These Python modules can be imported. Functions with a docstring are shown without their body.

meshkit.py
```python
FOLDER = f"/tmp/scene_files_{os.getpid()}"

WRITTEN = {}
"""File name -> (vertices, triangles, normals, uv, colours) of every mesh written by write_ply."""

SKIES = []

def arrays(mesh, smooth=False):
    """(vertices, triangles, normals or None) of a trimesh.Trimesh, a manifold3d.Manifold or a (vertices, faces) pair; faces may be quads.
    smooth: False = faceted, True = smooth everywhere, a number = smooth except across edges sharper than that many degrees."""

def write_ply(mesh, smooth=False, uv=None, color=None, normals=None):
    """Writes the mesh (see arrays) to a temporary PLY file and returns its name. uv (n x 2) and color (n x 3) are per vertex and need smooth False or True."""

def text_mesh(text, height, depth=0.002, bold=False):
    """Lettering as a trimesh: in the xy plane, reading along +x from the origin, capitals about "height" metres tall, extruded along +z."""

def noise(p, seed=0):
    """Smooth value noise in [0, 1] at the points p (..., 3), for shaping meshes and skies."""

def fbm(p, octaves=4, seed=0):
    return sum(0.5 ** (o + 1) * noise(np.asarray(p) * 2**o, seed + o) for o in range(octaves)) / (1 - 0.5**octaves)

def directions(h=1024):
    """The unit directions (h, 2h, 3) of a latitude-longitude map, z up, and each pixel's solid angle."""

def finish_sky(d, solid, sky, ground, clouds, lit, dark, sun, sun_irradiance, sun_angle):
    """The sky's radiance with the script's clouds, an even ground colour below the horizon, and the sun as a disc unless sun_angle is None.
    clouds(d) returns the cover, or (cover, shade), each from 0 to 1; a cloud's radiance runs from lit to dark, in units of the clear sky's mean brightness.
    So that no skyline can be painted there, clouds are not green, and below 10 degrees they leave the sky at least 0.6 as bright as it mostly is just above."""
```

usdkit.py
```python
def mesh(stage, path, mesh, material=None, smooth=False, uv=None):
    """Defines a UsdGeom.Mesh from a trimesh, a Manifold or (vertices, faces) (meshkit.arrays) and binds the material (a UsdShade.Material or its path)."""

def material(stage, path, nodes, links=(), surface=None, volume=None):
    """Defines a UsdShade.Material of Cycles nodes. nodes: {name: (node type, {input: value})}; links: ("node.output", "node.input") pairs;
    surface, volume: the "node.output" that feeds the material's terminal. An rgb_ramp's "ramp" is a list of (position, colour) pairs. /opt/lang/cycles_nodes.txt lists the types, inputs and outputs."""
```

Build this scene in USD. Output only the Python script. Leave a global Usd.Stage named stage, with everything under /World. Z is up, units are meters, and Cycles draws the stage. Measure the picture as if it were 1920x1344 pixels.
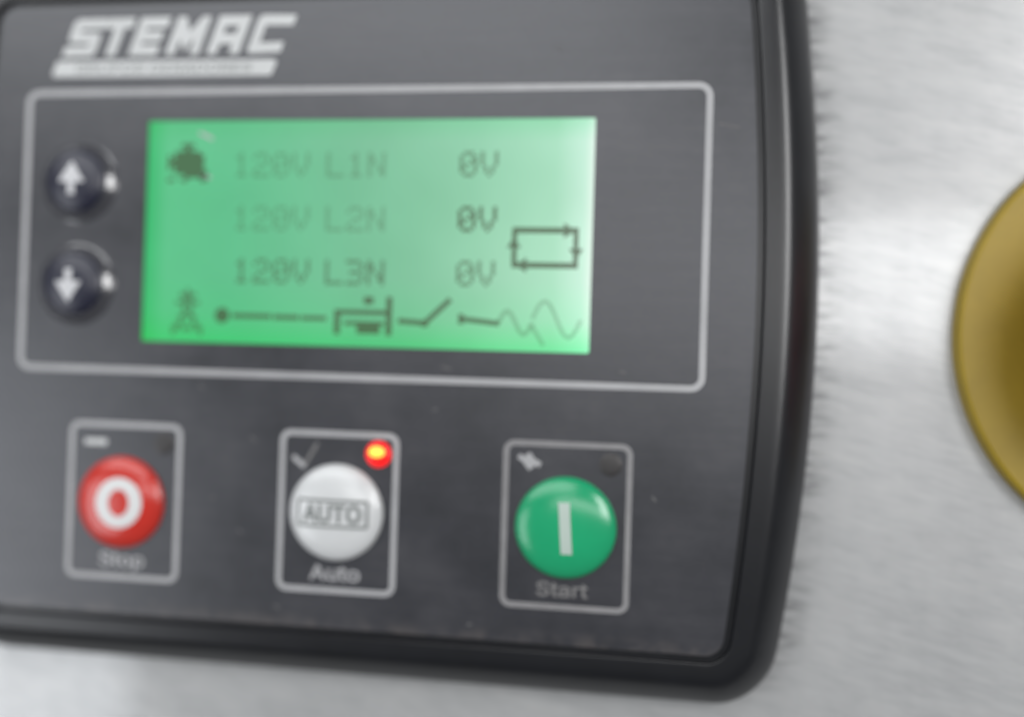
import math, random
import numpy as np, trimesh, shapely
from shapely.geometry import Polygon, LineString, Point, box as sbox, MultiPoint
from shapely.ops import unary_union
from shapely import affinity
import usdkit, meshkit
from pxr import Usd, UsdGeom, UsdLux, UsdShade, Gf, Sdf

random.seed(7)
stage = Usd.Stage.CreateInMemory()
UsdGeom.SetStageUpAxis(stage, UsdGeom.Tokens.z)
UsdGeom.SetStageMetersPerUnit(stage, 1.0)
UsdGeom.Xform.Define(stage, '/World')
UsdGeom.Scope.Define(stage, '/World/Looks')

# Everything is laid out in millimetres on the face of the controller:
# u to the right, v up, n out of the face towards the viewer (0 = face, -10 = steel plate).
def W(p):
    p = np.asarray(p, float)
    return np.stack([p[..., 0], -p[..., 2], p[..., 1]], -1) * 1e-3

# ------------------------------------------------------------------ camera
CAM = (156.03, -66.05, 210.72)
RX = ((0.98964765, 0.0312439, -0.14007626), (-0.02945078, 0.99945582, 0.01485622), (0.1404642, -0.01057707, 0.99002926))
cam = UsdGeom.Camera.Define(stage, '/World/camera')
m = Gf.Matrix4d(1)
for i in range(3):
    a = W(RX[i]) * 1000
    m.SetRow(i, Gf.Vec4d(*map(float, a), 0))
m.SetRow(3, Gf.Vec4d(*map(float, W(CAM)), 1))
cam.AddTransformOp().Set(m)
cam.CreateHorizontalApertureAttr(36.0)
cam.CreateVerticalApertureAttr(36.0 * 716 / 1024)
cam.CreateFocalLengthAttr(36.0 * 1700 / 1920)
cam.CreateClippingRangeAttr(Gf.Vec2f(0.005, 100))
cam.CreateFStopAttr(2.15)
cam.CreateFocusDistanceAttr(0.191)
cam.CreateExposureAttr(0.0)

# ------------------------------------------------------------------ lamps
dome = UsdLux.DomeLight.Define(stage, '/World/room_light')
usdkit.material(stage, '/World/Looks/room_air', {'b': ('background_shader', {'color': (0.93, 0.97, 1.0), 'strength': 0.14})}, surface='b.background')
UsdShade.MaterialBindingAPI.Apply(dome.GetPrim()).Bind(UsdShade.Material.Get(stage, '/World/Looks/room_air'))

def rect(name, pos, target, w, h, radiance, color=(1, 1, 1)):
    l = UsdLux.RectLight.Define(stage, '/World/' + name)
    p, t = W(pos), W(target)
    z = (p - t) / np.linalg.norm(p - t)
    up = np.array([0, 0, 1.0])
    x = np.cross(up, z); x /= np.linalg.norm(x)
    y = np.cross(z, x)
    mm = Gf.Matrix4d(1)
    for i, a in enumerate((x, y, z)):
        mm.SetRow(i, Gf.Vec4d(*map(float, a), 0))
    mm.SetRow(3, Gf.Vec4d(*map(float, p), 1))
    l.AddTransformOp().Set(mm)
    l.CreateWidthAttr(w * 1e-3); l.CreateHeightAttr(h * 1e-3)
    l.CreateIntensityAttr(radiance); l.CreateColorAttr(Gf.Vec3f(*color))
    return l
rect('ceiling_panel', (-160, 330, 440), (60, -20, 0), 820, 420, 2.2, (0.97, 0.99, 1.0))
rect('window_left', (-400, -230, 400), (20, -90, 0), 320, 420, 2.3, (0.93, 0.96, 1.0))
rect('window_far', (560, 110, 1500), (560, 110, -10), 1500, 240, 3.3, (1.0, 1.0, 1.0))
rect('window_right', (585, 105, 470), (90, -60, 0), 270, 330, 7.5, (1.0, 1.0, 1.0))

# ------------------------------------------------------------------ helpers
def numbered(parent, name):
    p, k = f'{parent}/{name}', 0
    while stage.GetPrimAtPath(p):
        k += 1; p = f'{parent}/{name}_{k:03d}'
    return p
def thing(name, label, cat, origin=(0, 0, 0)):
    x = UsdGeom.Xform.Define(stage, numbered('/World', name))
    x.AddTranslateOp().Set(Gf.Vec3d(*map(float, W(origin))))
    pr = x.GetPrim()
    pr.SetCustomDataByKey('label', label); pr.SetCustomDataByKey('category', cat)
    ORG[str(pr.GetPath())] = np.asarray(origin, float)
    return str(pr.GetPath())
ORG = {}
def obj(name, mesh, mat, parent='/World', smooth=False, label=None):
    """One Mesh prim. mesh in (u, v, n) millimetres."""
    v, f = (np.asarray(mesh.vertices), np.asarray(mesh.faces)) if hasattr(mesh, 'vertices') else mesh
    org = next((o for k, o in ORG.items() if parent == k or parent.startswith(k + '/')), np.zeros(3))
    p = numbered(parent, name)
    usdkit.mesh(stage, p, (W(v - org), f), MAT[mat], smooth=smooth)
    if label: stage.GetPrimAtPath(p).SetCustomDataByKey('label', label)
    return p
def join(ms): return trimesh.util.concatenate([x for x in ms if x is not None])
def ext(poly, n0, n1):
    """Extrude a flat shape from n0 to n1."""
    gs = [g for g in getattr(poly, 'geoms', [poly]) if g.area > 1e-6]
    out = []
    for g in gs:
        e = trimesh.creation.extrude_polygon(g, n1 - n0, engine='earcut'); e.apply_translation([0, 0, n0]); out.append(e)
    return join(out)
def rrect(x0, x1, y0, y1, r): return sbox(x0 + r, y0 + r, x1 - r, y1 - r).buffer(r, quad_segs=6)
def stroke(pts, w, cap='flat', join_='mitre'): return LineString(pts).buffer(w / 2, cap_style=cap, join_style=join_)
def text_poly(text, x0, x1, y0, h, bold=False):
    """Lettering as a shape whose width is fitted between x0 and x1, capitals h tall standing on y0."""
    t = meshkit.text_mesh(text, h, depth=1.0, bold=bold)
    v = np.asarray(t.vertices); f = np.asarray(t.faces)
    top = v[:, 2] > 0.5
    ff = f[top[f].all(1)]
    g = unary_union([Polygon(v[k][:, :2]).buffer(1e-4) for k in ff])
    a = g.bounds
    g = affinity.translate(g, -a[0], 0)
    g = affinity.scale(g, (x1 - x0) / (a[2] - a[0]), 1, origin=(0, 0))
    return affinity.translate(g, x0, y0).simplify(0.02)
def drape(poly, hfun, lift, thick=0.06, cell=0.6):
    """A printed mark that follows a curved cap: the shape is cut into small cells and laid on n = hfun(u, v)."""
    x0, y0, x1, y1 = poly.bounds; cells = []
    for i in range(int((x1 - x0) / cell) + 1):
        for j in range(int((y1 - y0) / cell) + 1):
            c = poly.intersection(sbox(x0 + i * cell, y0 + j * cell, x0 + (i + 1) * cell, y0 + (j + 1) * cell))
            for g in getattr(c, 'geoms', [c]):
                if g.geom_type == 'Polygon' and g.area > 1e-4:
                    cells.append(ext(g, 0, thick))
    e = join(cells)
    v = np.asarray(e.vertices).copy()
    v[:, 2] += hfun(v[:, 0], v[:, 1]) + lift
    return trimesh.Trimesh(v, e.faces, process=False)
def revolve(profile, cu, cv, n=72):
    """Surface of revolution about the n axis from (r, n) pairs; closed caps where r is 0."""
    pr = np.asarray(profile, float); k = len(pr)
    a = np.linspace(0, 2 * np.pi, n, endpoint=False)
    v = np.stack([cu + np.outer(np.cos(a), pr[:, 0]), cv + np.outer(np.sin(a), pr[:, 0]), np.tile(pr[:, 1], (n, 1))], -1).reshape(-1, 3)
    f = []
    for i in range(n):
        j = (i + 1) % n
        for q in range(k - 1):
            f += [(i * k + q, j * k + q, j * k + q + 1), (i * k + q, j * k + q + 1, i * k + q + 1)]
    t = trimesh.Trimesh(v, f, process=True); t.merge_vertices(); t.update_faces(t.nondegenerate_faces()); t.fix_normals()
    return t
def dome_h(cu, cv, R, H, p, base=0.0):
    return lambda u, v: base + H * (1 - np.clip(np.hypot(np.asarray(u) - cu, np.asarray(v) - cv) / R, 0, 1) ** p) ** 0.5
def dome_profile(R, H, p, base=0.0, foot=-0.3, k=22):
    r = R * np.sin(np.linspace(0, np.pi / 2, k))
    return [(x, base + H * max(0, 1 - (x / R) ** p) ** 0.5) for x in r] + [(R, foot)]

# ------------------------------------------------------------------ materials
MAT = {}
def mat(name, nodes, links=(), surface='p.BSDF'):
    MAT[name] = usdkit.material(stage, '/World/Looks/' + name, nodes, links, surface=surface)
def plain(name, color, rough=0.5, bump=0.0, bscale=2500, var=0.0, **kw):
    nodes = {'g': ('geometry', {}), 'p': ('principled_bsdf', {'base_color': color, 'roughness': rough, **kw})}
    links = []
    if bump:
        nodes['n'] = ('noise_texture', {'scale': bscale, 'detail': 3})
        nodes['b'] = ('bump', {'strength': bump, 'distance': 0.0002})
        links += [('g.position', 'n.vector'), ('n.fac', 'b.height'), ('b.normal', 'p.normal')]
    if var:
        nodes['n2'] = ('noise_texture', {'scale': 90, 'detail': 5, 'roughness': 0.65})
        nodes['r'] = ('rgb_ramp', {'ramp': [(0.3, [c * (1 - var) for c in color]), (0.7, [min(1, c * (1 + var)) for c in color])]})
        links += [('g.position', 'n2.vector'), ('n2.fac', 'r.fac'), ('r.color', 'p.base_color')]
    mat(name, nodes, links)

# brushed stainless plate: long fine streaks running a little downhill to the right
mat('brushed_steel', {
    'g': ('geometry', {}),
    'rot': ('vector_rotate', {'rotate_type': 'y_axis', 'angle': -0.24}),
    'map': ('mapping', {'scale': (150, 150, 800)}),
    'n': ('noise_texture', {'scale': 1.0, 'detail': 5, 'roughness': 0.6}),
    'map2': ('mapping', {'scale': (60, 60, 240)}),
    'n2': ('noise_texture', {'scale': 1.0, 'detail': 4, 'roughness': 0.6}),
    'n3': ('noise_texture', {'scale': 55, 'detail': 4, 'roughness': 0.6}),
    'mx': ('mix_float', {'fac': 0.5}),
    'r': ('rgb_ramp', {'ramp': [(0.30, (0.50, 0.505, 0.51)), (0.5, (0.585, 0.59, 0.592)), (0.70, (0.65, 0.65, 0.647))]}),
    'rr': ('map_range', {'from_min': 0.3, 'from_max': 0.7, 'to_min': 0.30, 'to_max': 0.46}),
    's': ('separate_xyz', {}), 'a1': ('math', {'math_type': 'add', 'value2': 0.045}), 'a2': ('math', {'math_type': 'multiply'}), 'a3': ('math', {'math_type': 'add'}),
    'edge': ('map_range', {'from_min': 0.2035, 'from_max': 0.1965, 'to_min': 0.0, 'to_max': 1.0, 'clamp': True}),  # dark streaks beside the bezel: grime, with the bezel's shadow painted in
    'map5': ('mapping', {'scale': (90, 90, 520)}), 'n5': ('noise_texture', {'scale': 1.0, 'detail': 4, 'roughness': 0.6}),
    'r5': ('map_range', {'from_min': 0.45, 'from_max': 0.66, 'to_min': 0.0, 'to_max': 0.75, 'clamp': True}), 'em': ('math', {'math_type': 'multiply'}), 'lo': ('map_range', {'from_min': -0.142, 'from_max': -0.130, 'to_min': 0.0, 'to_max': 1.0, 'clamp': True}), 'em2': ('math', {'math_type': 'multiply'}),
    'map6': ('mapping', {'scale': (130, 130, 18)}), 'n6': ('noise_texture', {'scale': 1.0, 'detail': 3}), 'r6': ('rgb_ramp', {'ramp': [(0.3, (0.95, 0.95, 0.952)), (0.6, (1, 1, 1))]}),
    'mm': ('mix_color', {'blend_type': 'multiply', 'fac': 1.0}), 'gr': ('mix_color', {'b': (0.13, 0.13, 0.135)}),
    'b': ('bump', {'strength': 0.14, 'distance': 0.0002}),
    'p': ('principled_bsdf', {'metallic': 1.0, 'roughness': 0.36}),
    'd': ('principled_bsdf', {'metallic': 1.0, 'roughness': 0.055}),
    'ms': ('mix_closure', {'fac': 0.45}),
    'df': ('diffuse_bsdf', {}), 'ms2': ('mix_closure', {'fac': 0.66}),
}, [('g.position', 'rot.vector'), ('rot.vector', 'map.vector'), ('map.vector', 'n.vector'), ('rot.vector', 'map2.vector'), ('map2.vector', 'n2.vector'),
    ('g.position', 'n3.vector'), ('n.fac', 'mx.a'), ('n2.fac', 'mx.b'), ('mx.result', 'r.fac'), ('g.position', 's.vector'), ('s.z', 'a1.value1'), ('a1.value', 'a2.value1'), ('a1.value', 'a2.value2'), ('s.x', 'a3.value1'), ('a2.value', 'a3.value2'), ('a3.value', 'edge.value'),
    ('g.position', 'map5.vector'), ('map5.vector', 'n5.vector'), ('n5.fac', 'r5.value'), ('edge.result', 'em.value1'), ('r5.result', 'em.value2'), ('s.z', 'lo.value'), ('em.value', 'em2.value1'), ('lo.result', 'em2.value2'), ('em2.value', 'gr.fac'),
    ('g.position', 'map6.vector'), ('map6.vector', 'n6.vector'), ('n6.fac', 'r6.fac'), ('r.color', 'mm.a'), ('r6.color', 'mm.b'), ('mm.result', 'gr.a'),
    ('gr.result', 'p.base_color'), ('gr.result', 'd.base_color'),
    ('n3.fac', 'rr.value'), ('rr.result', 'p.roughness'), ('n.fac', 'b.height'), ('b.normal', 'p.normal'),
    ('p.BSDF', 'ms.closure1'), ('d.BSDF', 'ms.closure2'), ('gr.result', 'df.color'), ('b.normal', 'df.normal'), ('ms.closure', 'ms2.closure1'), ('df.BSDF', 'ms2.closure2')], surface='ms2.closure')
# dark grey printed membrane, faintly worn and dusty
mat('membrane', {
    'g': ('geometry', {}),
    'n': ('noise_texture', {'scale': 3000, 'detail': 2}),
    'n2': ('noise_texture', {'scale': 38, 'detail': 6, 'roughness': 0.62}),
    'map': ('mapping', {'scale': (40, 40, 420), 'rotation': (0, 0.25, 0)}),
    'n4': ('noise_texture', {'scale': 1.0, 'detail': 6, 'roughness': 0.75}),
    'mx': ('mix_float', {'fac': 0.4}),
    'r': ('rgb_ramp', {'ramp': [(0.30, (0.016, 0.017, 0.021)), (0.52, (0.032, 0.032, 0.039)), (0.74, (0.062, 0.060, 0.067))]}),
    'rr': ('map_range', {'from_min': 0.3, 'from_max': 0.7, 'to_min': 0.30, 'to_max': 0.40}),
    'b': ('bump', {'strength': 0.12, 'distance': 0.0001}),
    'p': ('principled_bsdf', {'specular_ior_level': 1.0, 'specular_tint': (0.95, 0.965, 1.0), 'coat_weight': 0.3, 'coat_roughness': 0.33}),
    's': ('separate_xyz', {}), 'dz': ('map_range', {'from_min': -0.1262, 'from_max': -0.1297, 'to_min': 0.0, 'to_max': 1.0, 'clamp': True}),
    'n5': ('noise_texture', {'scale': 160, 'detail': 5, 'roughness': 0.7}), 'n5r': ('map_range', {'from_min': 0.42, 'from_max': 0.62, 'to_min': 0.0, 'to_max': 0.75, 'clamp': True}),
    'dm': ('math', {'math_type': 'multiply'}), 'dc': ('mix_color', {'b': (0.105, 0.092, 0.088)})},
    [('g.position', 'n.vector'), ('g.position', 'n2.vector'), ('g.position', 'map.vector'), ('map.vector', 'n4.vector'), ('n2.fac', 'mx.a'), ('n4.fac', 'mx.b'),
     ('mx.result', 'r.fac'), ('g.position', 's.vector'), ('s.z', 'dz.value'), ('g.position', 'n5.vector'), ('n5.fac', 'n5r.value'), ('dz.result', 'dm.value1'), ('n5r.result', 'dm.value2'), ('dm.value', 'dc.fac'), ('r.color', 'dc.a'), ('dc.result', 'p.base_color'), ('n2.fac', 'rr.value'), ('rr.result', 'p.roughness'), ('n.fac', 'b.height'), ('b.normal', 'p.normal')])
plain('black_plastic', (0.007, 0.0075, 0.010), 0.3, bump=0.12, bscale=2200, var=0.25, specular_ior_level=0.75)
plain('dark_cap', (0.013, 0.014, 0.034), 0.36, specular_ior_level=0.8)
plain('skirt', (0.05, 0.05, 0.06), 0.22, specular_ior_level=1.0, coat_weight=1.0, coat_roughness=0.12, coat_ior=1.7)
plain('print_grey', (0.44, 0.44, 0.45), 0.5, var=0.08)
plain('print_white', (0.64, 0.65, 0.65), 0.5, var=0.06)
plain('arrow_print', (0.66, 0.66, 0.68), 0.4)
plain('zero_print', (0.80, 0.80, 0.80), 0.4)
plain('bar_print', (0.52, 0.62, 0.56), 0.4)
plain('print_strip', (0.62, 0.63, 0.63), 0.5)
plain('print_darker', (0.27, 0.265, 0.27), 0.5, var=0.15)  # darker grey for the line around the green button
plain('print_dim', (0.20, 0.195, 0.195), 0.5)
plain('print_ink', (0.30, 0.31, 0.31), 0.5)
plain('cap_ink', (0.25, 0.265, 0.26), 0.4)
plain('red_cap', (0.66, 0.035, 0.022), 0.2, specular_ior_level=0.9, var=0.06)
plain('white_cap', (0.74, 0.75, 0.755), 0.2, specular_ior_level=0.9, var=0.03)
plain('green_cap', (0.012, 0.40, 0.17), 0.2, specular_ior_level=0.9, var=0.06)
plain('lens_off', (0.055, 0.052, 0.052), 0.4)
plain('scuff', (0.12, 0.118, 0.122), 0.6)
plain('dust', (0.16, 0.145, 0.14), 0.9)
plain('yellow_plastic', (0.345, 0.238, 0.018), 0.5, bump=0.1, bscale=1800, var=0.07)
plain('mushroom_red', (0.50, 0.02, 0.015), 0.3)
mat('led_red', {'p': ('principled_bsdf', {'base_color': (0.5, 0.01, 0.01), 'roughness': 0.3, 'emission_color': (1.0, 0.012, 0.012), 'emission_strength': 0.95})})
mat('led_core', {'e': ('emission', {'color': (1.0, 0.66, 0.09), 'strength': 1.9})}, surface='e.emission')
# backlit display: uneven green backlight, right-edge glare put into its emission
mat('backlight', {
    'g': ('geometry', {}), 's': ('separate_xyz', {}),
    'mu': ('map_range', {'from_min': 0.0326, 'from_max': 0.1441, 'to_min': 0.0, 'to_max': 1.0, 'clamp': True}),
    'mv': ('map_range', {'from_min': -0.0621, 'from_max': -0.0072, 'to_min': 0.0, 'to_max': 1.0, 'clamp': True}),
    'n': ('noise_texture', {'scale': 45, 'detail': 2}),
    'ru': ('rgb_ramp', {'ramp': [(0.0, (0.020, 0.50, 0.14)), (0.05, (0.105, 0.555, 0.255)), (0.2, (0.115, 0.545, 0.27)), (0.5, (0.185, 0.525, 0.31)), (0.75, (0.26, 0.60, 0.385)), (0.92, (0.37, 0.72, 0.50)), (0.98, (0.56, 0.86, 0.69)), (1.0, (0.8, 0.95, 0.85))]}),
    'rv': ('rgb_ramp', {'ramp': [(0.0, (0.35, 1.13, 0.62)), (0.13, (0.82, 1.05, 0.9)), (0.3, (0.98, 1.0, 0.98)), (0.9, (1.0, 1.0, 1.0)), (1.0, (0.7, 0.95, 0.8))]}),
    'rn': ('rgb_ramp', {'ramp': [(0.3, (0.94, 0.95, 0.94)), (0.7, (1.04, 1.03, 1.04))]}),
    'm1': ('mix_color', {'blend_type': 'multiply', 'fac': 1.0, 'use_clamp_result': False}),
    'm2': ('mix_color', {'blend_type': 'multiply', 'fac': 1.0, 'use_clamp_result': False}),
    'p': ('principled_bsdf', {'base_color': (0.02, 0.04, 0.03), 'roughness': 0.2, 'emission_strength': 0.92})},
    [('g.position', 's.vector'), ('s.x', 'mu.value'), ('s.z', 'mv.value'), ('mu.result', 'ru.fac'), ('mv.result', 'rv.fac'), ('g.position', 'n.vector'), ('n.fac', 'rn.fac'),
     ('ru.color', 'm1.a'), ('rv.color', 'm1.b'), ('m1.result', 'm2.a'), ('rn.color', 'm2.b'), ('m2.result', 'p.emission_color')])
def segment(name, fac):
    mat(name, {'t': ('transparent_bsdf', {}), 'd': ('diffuse_bsdf', {'color': (0.10, 0.085, 0.055)}), 'm': ('mix_closure', {'fac': fac})},
        [('t.BSDF', 'm.closure1'), ('d.BSDF', 'm.closure2')], surface='m.closure')
segment('segment_faint', 0.16); segment('segment_mid', 0.32); segment('segment_dark', 0.50)

# ------------------------------------------------------------------ the setting: brushed steel plate
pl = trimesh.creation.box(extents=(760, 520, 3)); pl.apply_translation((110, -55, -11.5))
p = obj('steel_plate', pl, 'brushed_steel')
pr = stage.GetPrimAtPath(p)
pr.SetCustomDataByKey('label', 'brushed stainless steel panel behind the dark controller and the yellow collar')
pr.SetCustomDataByKey('category', 'steel panel'); pr.SetCustomDataByKey('kind', 'structure')

# ------------------------------------------------------------------ the controller
C = thing('generator_controller', 'dark grey controller with green lit display and three round coloured buttons, set in steel panel', 'control panel', (86.5, -54, -10))

def outline(hw, v0, v1, r, kbow, vpeak, nside=28, ncorner=12, uc=84.8):
    """Rounded rectangle whose left and right sides bow outwards; the same point count for every size."""
    pts = []
    def seg(a, b):
        for i in range(nside): pts.append(np.array(a) + (np.array(b) - np.array(a)) * i / nside)
    def arc(cx, cy, a0):
        for i in range(ncorner): t = a0 + np.pi / 2 * i / ncorner; pts.append(np.array((cx + r * np.cos(t), cy + r * np.sin(t))))
    seg((-hw + r, v0), (hw - r, v0)); arc(hw - r, v0 + r, -np.pi / 2)
    seg((hw, v0 + r), (hw, v1 - r)); arc(hw - r, v1 - r, 0)
    seg((hw - r, v1), (-hw + r, v1)); arc(-hw + r, v1 - r, np.pi / 2)
    seg((-hw, v1 - r), (-hw, v0 + r)); arc(-hw + r, v0 + r, np.pi)
    p = np.array(pts)
    p[:, 0] = uc + p[:, 0] - np.sign(p[:, 0]) * kbow * (p[:, 1] - vpeak) ** 2 * np.minimum(1, np.abs(p[:, 0]) / hw)
    return p
INNER = outline(96.7, -130.0, 22.2, 4.0, 0.00075, -45)
GROOVE = outline(98.2, -131.3, 23.5, 5.2, 0.00075, -45)
OUTER = outline(111.9, -143.2, 34.8, 13.0, 0.00100, -45)
# bezel: lip, flat ridge and a rounded fall to the plate, lofted between the two outlines
prof = [(0.0, -0.75), (0.0, -0.1), (0.008, 0.2), (0.02, 0.4), (0.05, 0.5), (0.24, 0.52), (0.33, 0.46), (0.39, 0.28), (0.46, -0.15), (0.55, -0.95), (0.66, -2.1), (0.78, -3.5), (0.88, -5.0), (0.95, -6.4), (0.99, -7.8), (1.0, -10.0)]
rings = [np.c_[GROOVE + (OUTER - GROOVE) * t, np.full(len(GROOVE), n)] for t, n in prof]
rings = [np.c_[INNER - 0.0 + (INNER - np.array((84.8, -54))) * -0.02, np.full(len(INNER), -0.75)]] + rings
N = len(GROOVE); v = np.vstack(rings); f = []
for q in range(len(rings) - 1):
    for i in range(N):
        j = (i + 1) % N
        f += [(q * N + i, q * N + j, (q + 1) * N + j), (q * N + i, (q + 1) * N + j, (q + 1) * N + i)]
bez = trimesh.Trimesh(v, f, process=False)
if bez.face_normals[N * 10][2] < 0: bez.invert()
obj('bezel', bez, 'black_plastic', C, smooth=35)

SCR = (32.6, 144.1, -62.1, -7.2)
face_poly = Polygon(INNER).difference(rrect(*SCR, 0.5))
fm = ext(face_poly, -1.4, -0.25)
# top sheet with a small chamfer so that its edge catches light
fm2 = ext(Polygon(INNER).buffer(-0.35).difference(rrect(*SCR, 0.5)), -0.25, 0.0)
facia = obj('facia', join([fm, fm2]), 'membrane', C)

def ring(x0, x1, y0, y1, r, w): return rrect(x0 - w / 2, x1 + w / 2, y0 - w / 2, y1 + w / 2, r + w / 2).difference(rrect(x0 + w / 2, x1 - w / 2, y0 + w / 2, y1 - w / 2, max(0.2, r - w / 2)))
obj('printed_frame', ext(ring(0, 170, -69.5, 0, 2.6, 1.55), 0.0, 0.07), 'print_grey', C, label='wide rounded line printed around the display and arrow buttons')
for x0, x1, y0, y1, lab in ((15.1, 43.9, -121.0, -83.2, 'rounded line printed around the red button'), (70.6, 99.0, -120.8, -83.2, 'rounded line printed around the white button'), (125.5, 154.3, -121.1, -83.4, 'rounded line printed around the green button')):
    obj('printed_frame', ext(ring(x0, x1, y0, y1, 2.0, 1.35), 0.0, 0.07), 'print_darker' if x0 > 100 else 'print_grey', C, label=lab)

# ---- screen
sm = ext(sbox(SCR[0] - 0.4, SCR[2] - 0.4, SCR[1] + 0.4, SCR[3] + 0.4), -1.3, -0.4)
S = obj('screen', sm, 'backlight', C)
FONT = {'0': '01110 10001 10011 10101 11001 10001 01110', '1': '00100 01100 00100 00100 00100 00100 01110', '2': '01110 10001 00001 00110 01000 10000 11111',
        '3': '11110 00001 00001 01110 00001 00001 11110', 'V': '10001 10001 10001 10001 01010 01010 00100', 'L': '10000 10000 10000 10000 10000 10000 11111', 'N': '10001 11001 11001 10101 10011 10011 10001'}
def glyphs(text, x, ytop, px, py, pitch=None):
    pitch = pitch or px * 6; qs = []
    for i, ch in enumerate(text):
        for r, row in enumerate(FONT[ch].split()):
            for c, b in enumerate(row):
                if b == '1': qs.append(sbox(x + i * pitch + c * px, ytop - (r + 1) * py, x + i * pitch + (c + 1) * px + 0.02, ytop - r * py + 0.02))
    return unary_union(qs)
def pixels(rows, x0, x1, y0, y1):
    h, w = len(rows), len(rows[0]); px, py = (x1 - x0) / w, (y1 - y0) / h
    return unary_union([sbox(x0 + c * px, y1 - (r + 1) * py, x0 + (c + 1) * px + 0.02, y1 - r * py + 0.02) for r, row in enumerate(rows) for c, b in enumerate(row) if b == '#'])
def ink(name, poly, m, label=None): return obj(name, ext(poly, -0.37, -0.33), m, S, label=label)
for k, (yt, xo, tone, tone0) in enumerate(((-15.2, 0.0, 'segment_faint', 'segment_mid'), (-28.3, 0.4, 'segment_faint', 'segment_dark'), (-41.2, 0.9, 'segment_mid', 'segment_mid'))):
    ink('voltage_reading', glyphs('120V', 55.2 + xo, yt, 0.85, 0.86), tone)
    ink('line_caption', glyphs(f'L{k + 1}N', 79.1 + xo * 0.6, yt, 0.87, 0.86), tone)
    ink('zero_reading', glyphs('0V', 112.1, yt + 0.2, 0.84, 0.86), tone0)
ink('engine_symbol', pixels(['....####....', '.....##.....', '..########..', '#.#########.', '###########.', '###########.', '#.#########.', '..##########', '.....#######', '##..##....##'], 38.0, 48.4, -22.4, -12.9), 'segment_dark')
ink('pylon_symbol', pixels(['....#....', '..#####..', '...###...', '.#######.', '...#.#...', '...###...', '..##.##..', '..#.#.#..', '.##...##.', '##.###.##', '#.......#'], 40.4, 48.5, -60.3, -48.8), 'segment_mid')
ink('supply_line', unary_union([Point(53.6, -55.3).buffer(1.9), sbox(56.2, -55.9, 66.3, -54.7), sbox(66.8, -56.0, 73.4, -54.8), sbox(73.9, -56.0, 80.3, -54.9)]), 'segment_dark')
ink('generator_symbol', unary_union([sbox(82.3, -54.4, 96.6, -53.2), sbox(82.3, -59.2, 83.8, -53.2), sbox(95.2, -59.2, 96.7, -49.9), sbox(84.8, -56.9, 94.8, -55.9), sbox(88.0, -58.9, 93.8, -56.4), sbox(89.6, -51.8, 92.0, -50.0)]), 'segment_dark')
ink('open_switch', unary_union([stroke([(98.2, -55.6), (104.8, -56.0), (110.9, -50.2)], 1.25), sbox(104.0, -56.9, 105.6, -55.2)]), 'segment_dark')
ink('load_line', unary_union([stroke([(113.0, -54.7), (122.8, -55.7)], 1.2), sbox(112.9, -56.0, 114.2, -53.6)]), 'segment_dark')
wav = lambda x0, x1, y, a, ph=0: [(x0 + (x1 - x0) * t, y + a * math.sin(2 * math.pi * t + ph)) for t in np.linspace(0, 1, 18)]
ink('wave_symbol', stroke(wav(122.6, 130.6, -55.4, 2.7), 1.0, join_='round'), 'segment_faint')
ink('wave_symbol', unary_union([stroke(wav(130.6, 142.0, -54.4, 4.2), 0.9, join_='round'), stroke([(130.2, -55.6), (133.4, -60.6)], 0.9)]), 'segment_faint')
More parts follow.
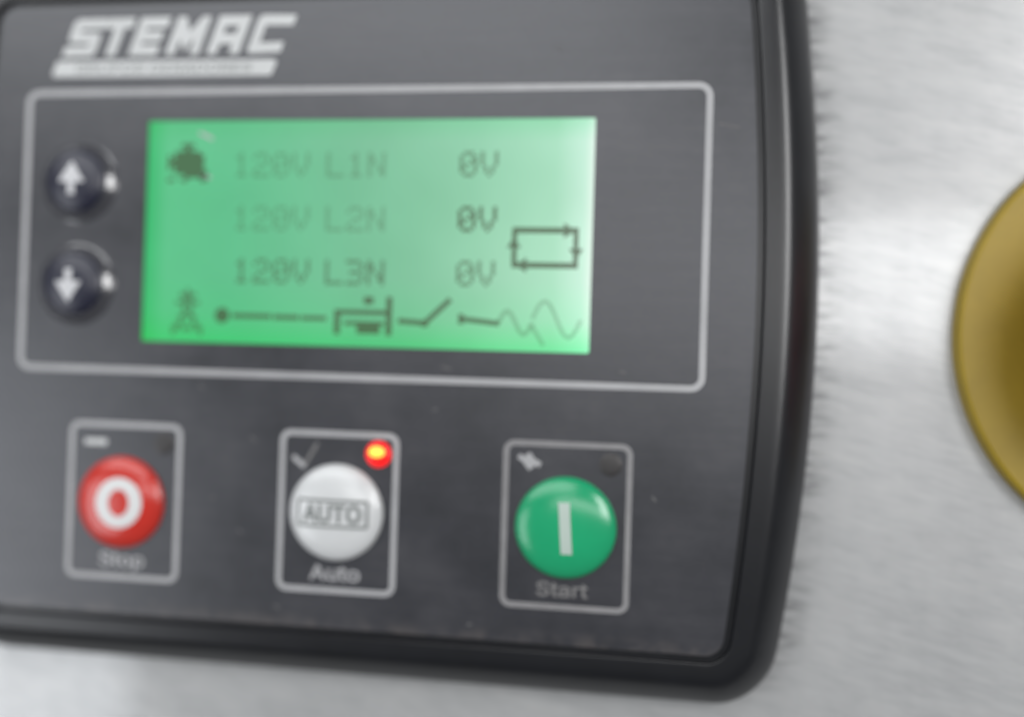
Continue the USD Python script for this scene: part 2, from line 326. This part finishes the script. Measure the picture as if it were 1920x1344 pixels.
arrow = lambda x, y, dx, dy, s: Polygon([(x + dx * s, y + dy * s), (x - dy * s * 0.9 - dx * s * .3, y + dx * s * 0.9 - dy * s * .3), (x + dy * s * 0.9 - dx * s * .3, y - dx * s * 0.9 - dy * s * .3)])
ink('cycle_symbol', unary_union([sbox(125.3, -34.3, 140.9, -32.9), sbox(125.3, -42.5, 140.9, -41.1), sbox(125.2, -42.0, 126.4, -33.4), sbox(139.7, -42.0, 140.9, -33.4),
     arrow(138.0, -33.6, 1, 0, 2.0), arrow(128.2, -41.8, -1, 0, 2.0), arrow(125.7, -37.2, 0, 1, 1.9), arrow(140.4, -38.4, 0, -1, 1.9)]), 'segment_dark')
ink('pale_mark', stroke([(46.3, -10.3), (49.4, -11.7)], 0.8, 'round'), 'print_grey', label='short pale mark')  # pale stroke near the top left of the screen
ink('pale_mark', stroke([(47.0, -20.8), (49.2, -21.3)], 0.7, 'round'), 'print_grey', label='short pale mark')

# ---- arrow buttons: dark domed caps on a raised skirt
for cu, cv, up in ((14.7, -22.7, True), (14.8, -48.4, False)):
    sk = revolve([(0, 1.4), (8.1, 1.55), (8.25, 1.5), (8.4, 1.32), (8.8, 0.98), (9.3, 0.56), (9.9, 0.14), (10.3, 0.02), (10.5, -0.2)], cu, cv)
    B = obj('arrow_button', revolve(dome_profile(8.1, 2.6, 2.3, 1.25, 1.0), cu, cv), 'dark_cap', C, smooth=50, label='domed button with white arrow pointing ' + ('up' if up else 'down'))
    obj('skirt', sk, 'skirt', B, smooth=50)
    s = 1 if up else -1
    tri = Polygon([(cu, cv + s * 4.3), (cu - 3.1, cv - s * 0.3), (cu + 3.1, cv - s * 0.3)]).buffer(0.25)
    sh = sbox(cu - 0.9, min(cv, cv - s * 3.6), cu + 0.9, max(cv, cv - s * 3.6))
    hf = dome_h(cu, cv, 8.1, 2.6, 2.3, 1.25)
    obj('arrow_mark', drape(unary_union([tri, sh]), hf, 0.03, cell=0.8), 'arrow_print', B)

# ---- stop, auto and start buttons
def big_button(name, cu, cv, R, m, lab):
    return obj(name, revolve(dome_profile(R, 3.0, 2.5), cu, cv, 96), m, C, smooth=50, label=lab), dome_h(cu, cv, R, 3.0, 2.5)
B, hf = big_button('stop_button', 28.9, -102.4, 11.4, 'red_cap', 'round red push button marked with a white 0')
zero = affinity.scale(Point(29.8, -102.2).buffer(1, quad_segs=16), 6.0, 6.2).difference(affinity.scale(Point(29.9, -102.2).buffer(1, quad_segs=16), 2.7, 3.3))
obj('zero_mark', drape(zero, hf, 0.03), 'zero_print', B)
B, hf = big_button('auto_button', 84.6, -102.0, 11.6, 'white_cap', 'round white push button marked AUTO in grey')
obj('mark_border', drape(ring(75.9, 92.9, -105.0, -98.9, 0.4, 0.75), hf, 0.03), 'cap_ink', B)
obj('auto_mark', drape(text_poly('AUTO', 77.3, 91.5, -103.9, 3.9, True).buffer(0.14), hf, 0.03), 'cap_ink', B)
B, hf = big_button('start_button', 139.9, -102.6, 11.8, 'green_cap', 'round green push button marked with a white bar')
obj('bar_mark', drape(Polygon([(138.3, -96.5), (140.9, -96.5), (141.8, -108.3), (139.2, -108.3)]), hf, 0.03), 'bar_print', B)

def flat(name, poly, m, label=None, h=0.07): return obj(name, ext(poly, 0.0, h), m, C, label=label)
flat('caption', text_poly('Stop', 23.6, 35.5, -118.3, 3.4, True), 'print_grey', 'word Stop printed under the red button')
flat('caption', text_poly('Auto', 78.4, 90.9, -118.3, 3.4, True), 'print_grey', 'word Auto printed under the white button')
flat('caption', text_poly('Start', 133.5, 145.5, -118.6, 3.2, True), 'print_dim', 'word Start printed under the green button')
flat('printed_symbol', rrect(18.5, 24.6, -88.4, -86.9, 0.5), 'print_white', 'short white dash above the red button')
flat('printed_symbol', stroke([(73.6, -89.3), (75.9, -91.1)], 1.2, 'round'), 'print_grey', 'white tick above the white button')
flat('printed_symbol', stroke([(76.6, -90.4), (79.2, -85.9)], 0.8, 'round'), 'print_dim', 'thin faint stroke of the tick')
flat('printed_symbol', unary_union([affinity.rotate(sbox(129.6, -89.3, 132.4, -86.0), 38), affinity.rotate(sbox(130.6, -88.3, 133.8, -87.0), -30), affinity.rotate(sbox(128.2, -87.9, 131.4, -86.7), -30)]), 'print_grey', 'small pale flash symbol above the green button')
for cu, cv in ((39.7, -87.4), (149.9, -87.6)):
    obj('indicator_light', revolve(dome_profile(2.7, 0.5, 2.5), cu, cv, 40), 'lens_off', C, smooth=50, label='round unlit dark indicator lens')
L = obj('indicator_light', revolve(dome_profile(3.15, 1.5, 2.4), 94.6, -87.6, 48), 'led_red', C, smooth=50, label='glowing red indicator light')
core = trimesh.creation.icosphere(subdivisions=3, radius=1.0); core.apply_scale((1.9, 1.25, 0.6)); core.apply_translation((94.5, -87.0, 1.3))
obj('glowing_core', core, 'led_core', L, smooth=True)

# ---- logo: slanted block letters over a strip
def letter(strokes, x, w=2.55, base=9.25, shear=0.36, sx=1.0, js='mitre'):
    g = unary_union([LineString(s).buffer(w / 2, cap_style='flat', join_style=js) for s in strokes])
    g = g.buffer(-0.25).buffer(0.5, join_style='round').buffer(-0.25)
    g = affinity.scale(g, sx, 1, origin=(0, 0))
    g = affinity.affine_transform(g, [1, shear, 0, 1, 0, 0])
    return affinity.translate(g, x, base)
a, mid, top, b = 1.3, 4.7, 8.15, 1.25
LOGO = [('S', [[(9.3, top), (a, top), (a, mid + .1), (7.3, mid - .1), (7.3, b), (-0.2, b)]], 8.6),
        ('T', [[(-0.3, top), (6.6, top)], [(3.1, 9.0), (3.1, 0)]], 18.4),
        ('E', [[(8.0, top), (a, top), (a, b), (7.6, b)], [(a, mid), (7.4, mid)]], 26.4),
        ('M', [[(a, 0), (a, 9.4)], [(a, 8.9), (4.5, 3.2), (7.7, 8.9)], [(7.7, 9.4), (7.7, 0)]], 36.2),
        ('A', [[(a, 0), (a, top), (7.2, top), (7.2, 0)], [(a, 3.7), (7.2, 3.7)]], 47.2),
        ('C', [[(9.6, top - .2), (a, top), (a, b), (8.8, b + .2)]], 57.6)]
for ch, st, x in LOGO:
    flat('logo_letter', letter(st, x, 2.4 if ch == 'M' else 2.55, js='round' if ch in 'SC' else 'mitre'), 'print_white', f'letter {ch} of the white logo')
strip = Polygon([(5.6, 4.1), (64.3, 3.75), (66.0, 7.7), (7.2, 8.1)]).buffer(-0.8).buffer(0.8)
flat('logo_strip', strip, 'print_white')
flat('logo_tagline', affinity.rotate(affinity.affine_transform(text_poly('GRUPOS GERADORES', 12.2, 59.0, 0, 2.0, True), [1, 0.25, 0, 1, 0, 4.95]), -0.35, origin=(36, 6)), 'print_ink', h=0.11)

# ---- wear: a few small scuffs and the dust line lying along the lower edge
rs = np.random.default_rng(4)
sc = []
for pu, pv, l, an in ((63, -85.2, 1.6, -30), (60.3, -107.8, 1.2, -40), (70.4, -125.6, 1.4, -15), (38.2, -126.6, 1.0, -40), (174.5, -9.4, 4.5, -12), (108, -76.5, 1.1, 20), (110.5, -66.5, 2.2, -15), (49, -73, 1.4, -35), (53, -100, 0.9, 10), (2.0, -44, 1.0, 40), (103, -3.5 + 12, 1.3, -30), (135, 9, 1.6, -25), (152, -66.2, 1.5, -10), (118, -126.5, 1.0, 10), (160, -95, 1.2, -50)):
    sc.append(ext(affinity.rotate(sbox(pu - l / 2, pv - 0.16, pu + l / 2, pv + 0.16).buffer(0.12), an), 0.0, 0.05))
p = obj('scuff_marks', join(sc), 'scuff', C); stage.GetPrimAtPath(p).SetCustomDataByKey('kind', 'stuff')

# ------------------------------------------------------------------ emergency stop with its round yellow collar
EC = (277.2, -55.3)
E_ = thing('emergency_stop', 'round yellow plastic collar at right edge, beside the dark controller on steel panel', 'emergency stop', (EC[0], EC[1], -10))
prof = [(50.4, -10.0), (50.4, -7.3), (50.2, -6.6), (49.8, -6.2), (49.0, -6.1), (45.0, -6.6), (40.0, -7.3), (35.0, -8.1), (30.0, -8.9), (25.0, -9.4), (15.0, -9.6)]
obj('collar', revolve(prof[::-1], *EC, 128), 'yellow_plastic', E_, smooth=50)
obj('unseen_stem', revolve([(14.9, -9.95), (14.9, 8.0), (0, 8.0)], *EC, 48), 'black_plastic', E_, smooth=40)  # unseen, carries the added cap
obj('unseen_push_cap', revolve([(0, 24.0), (10, 23.6), (20, 21.8), (27, 18.5), (30.5, 14), (31.5, 7), (30.5, 3.5), (27, 2.4), (0, 2.2)], *EC, 72), 'mushroom_red', E_, smooth=40)  # unseen cap, added and kept low to darken the inside of the collar
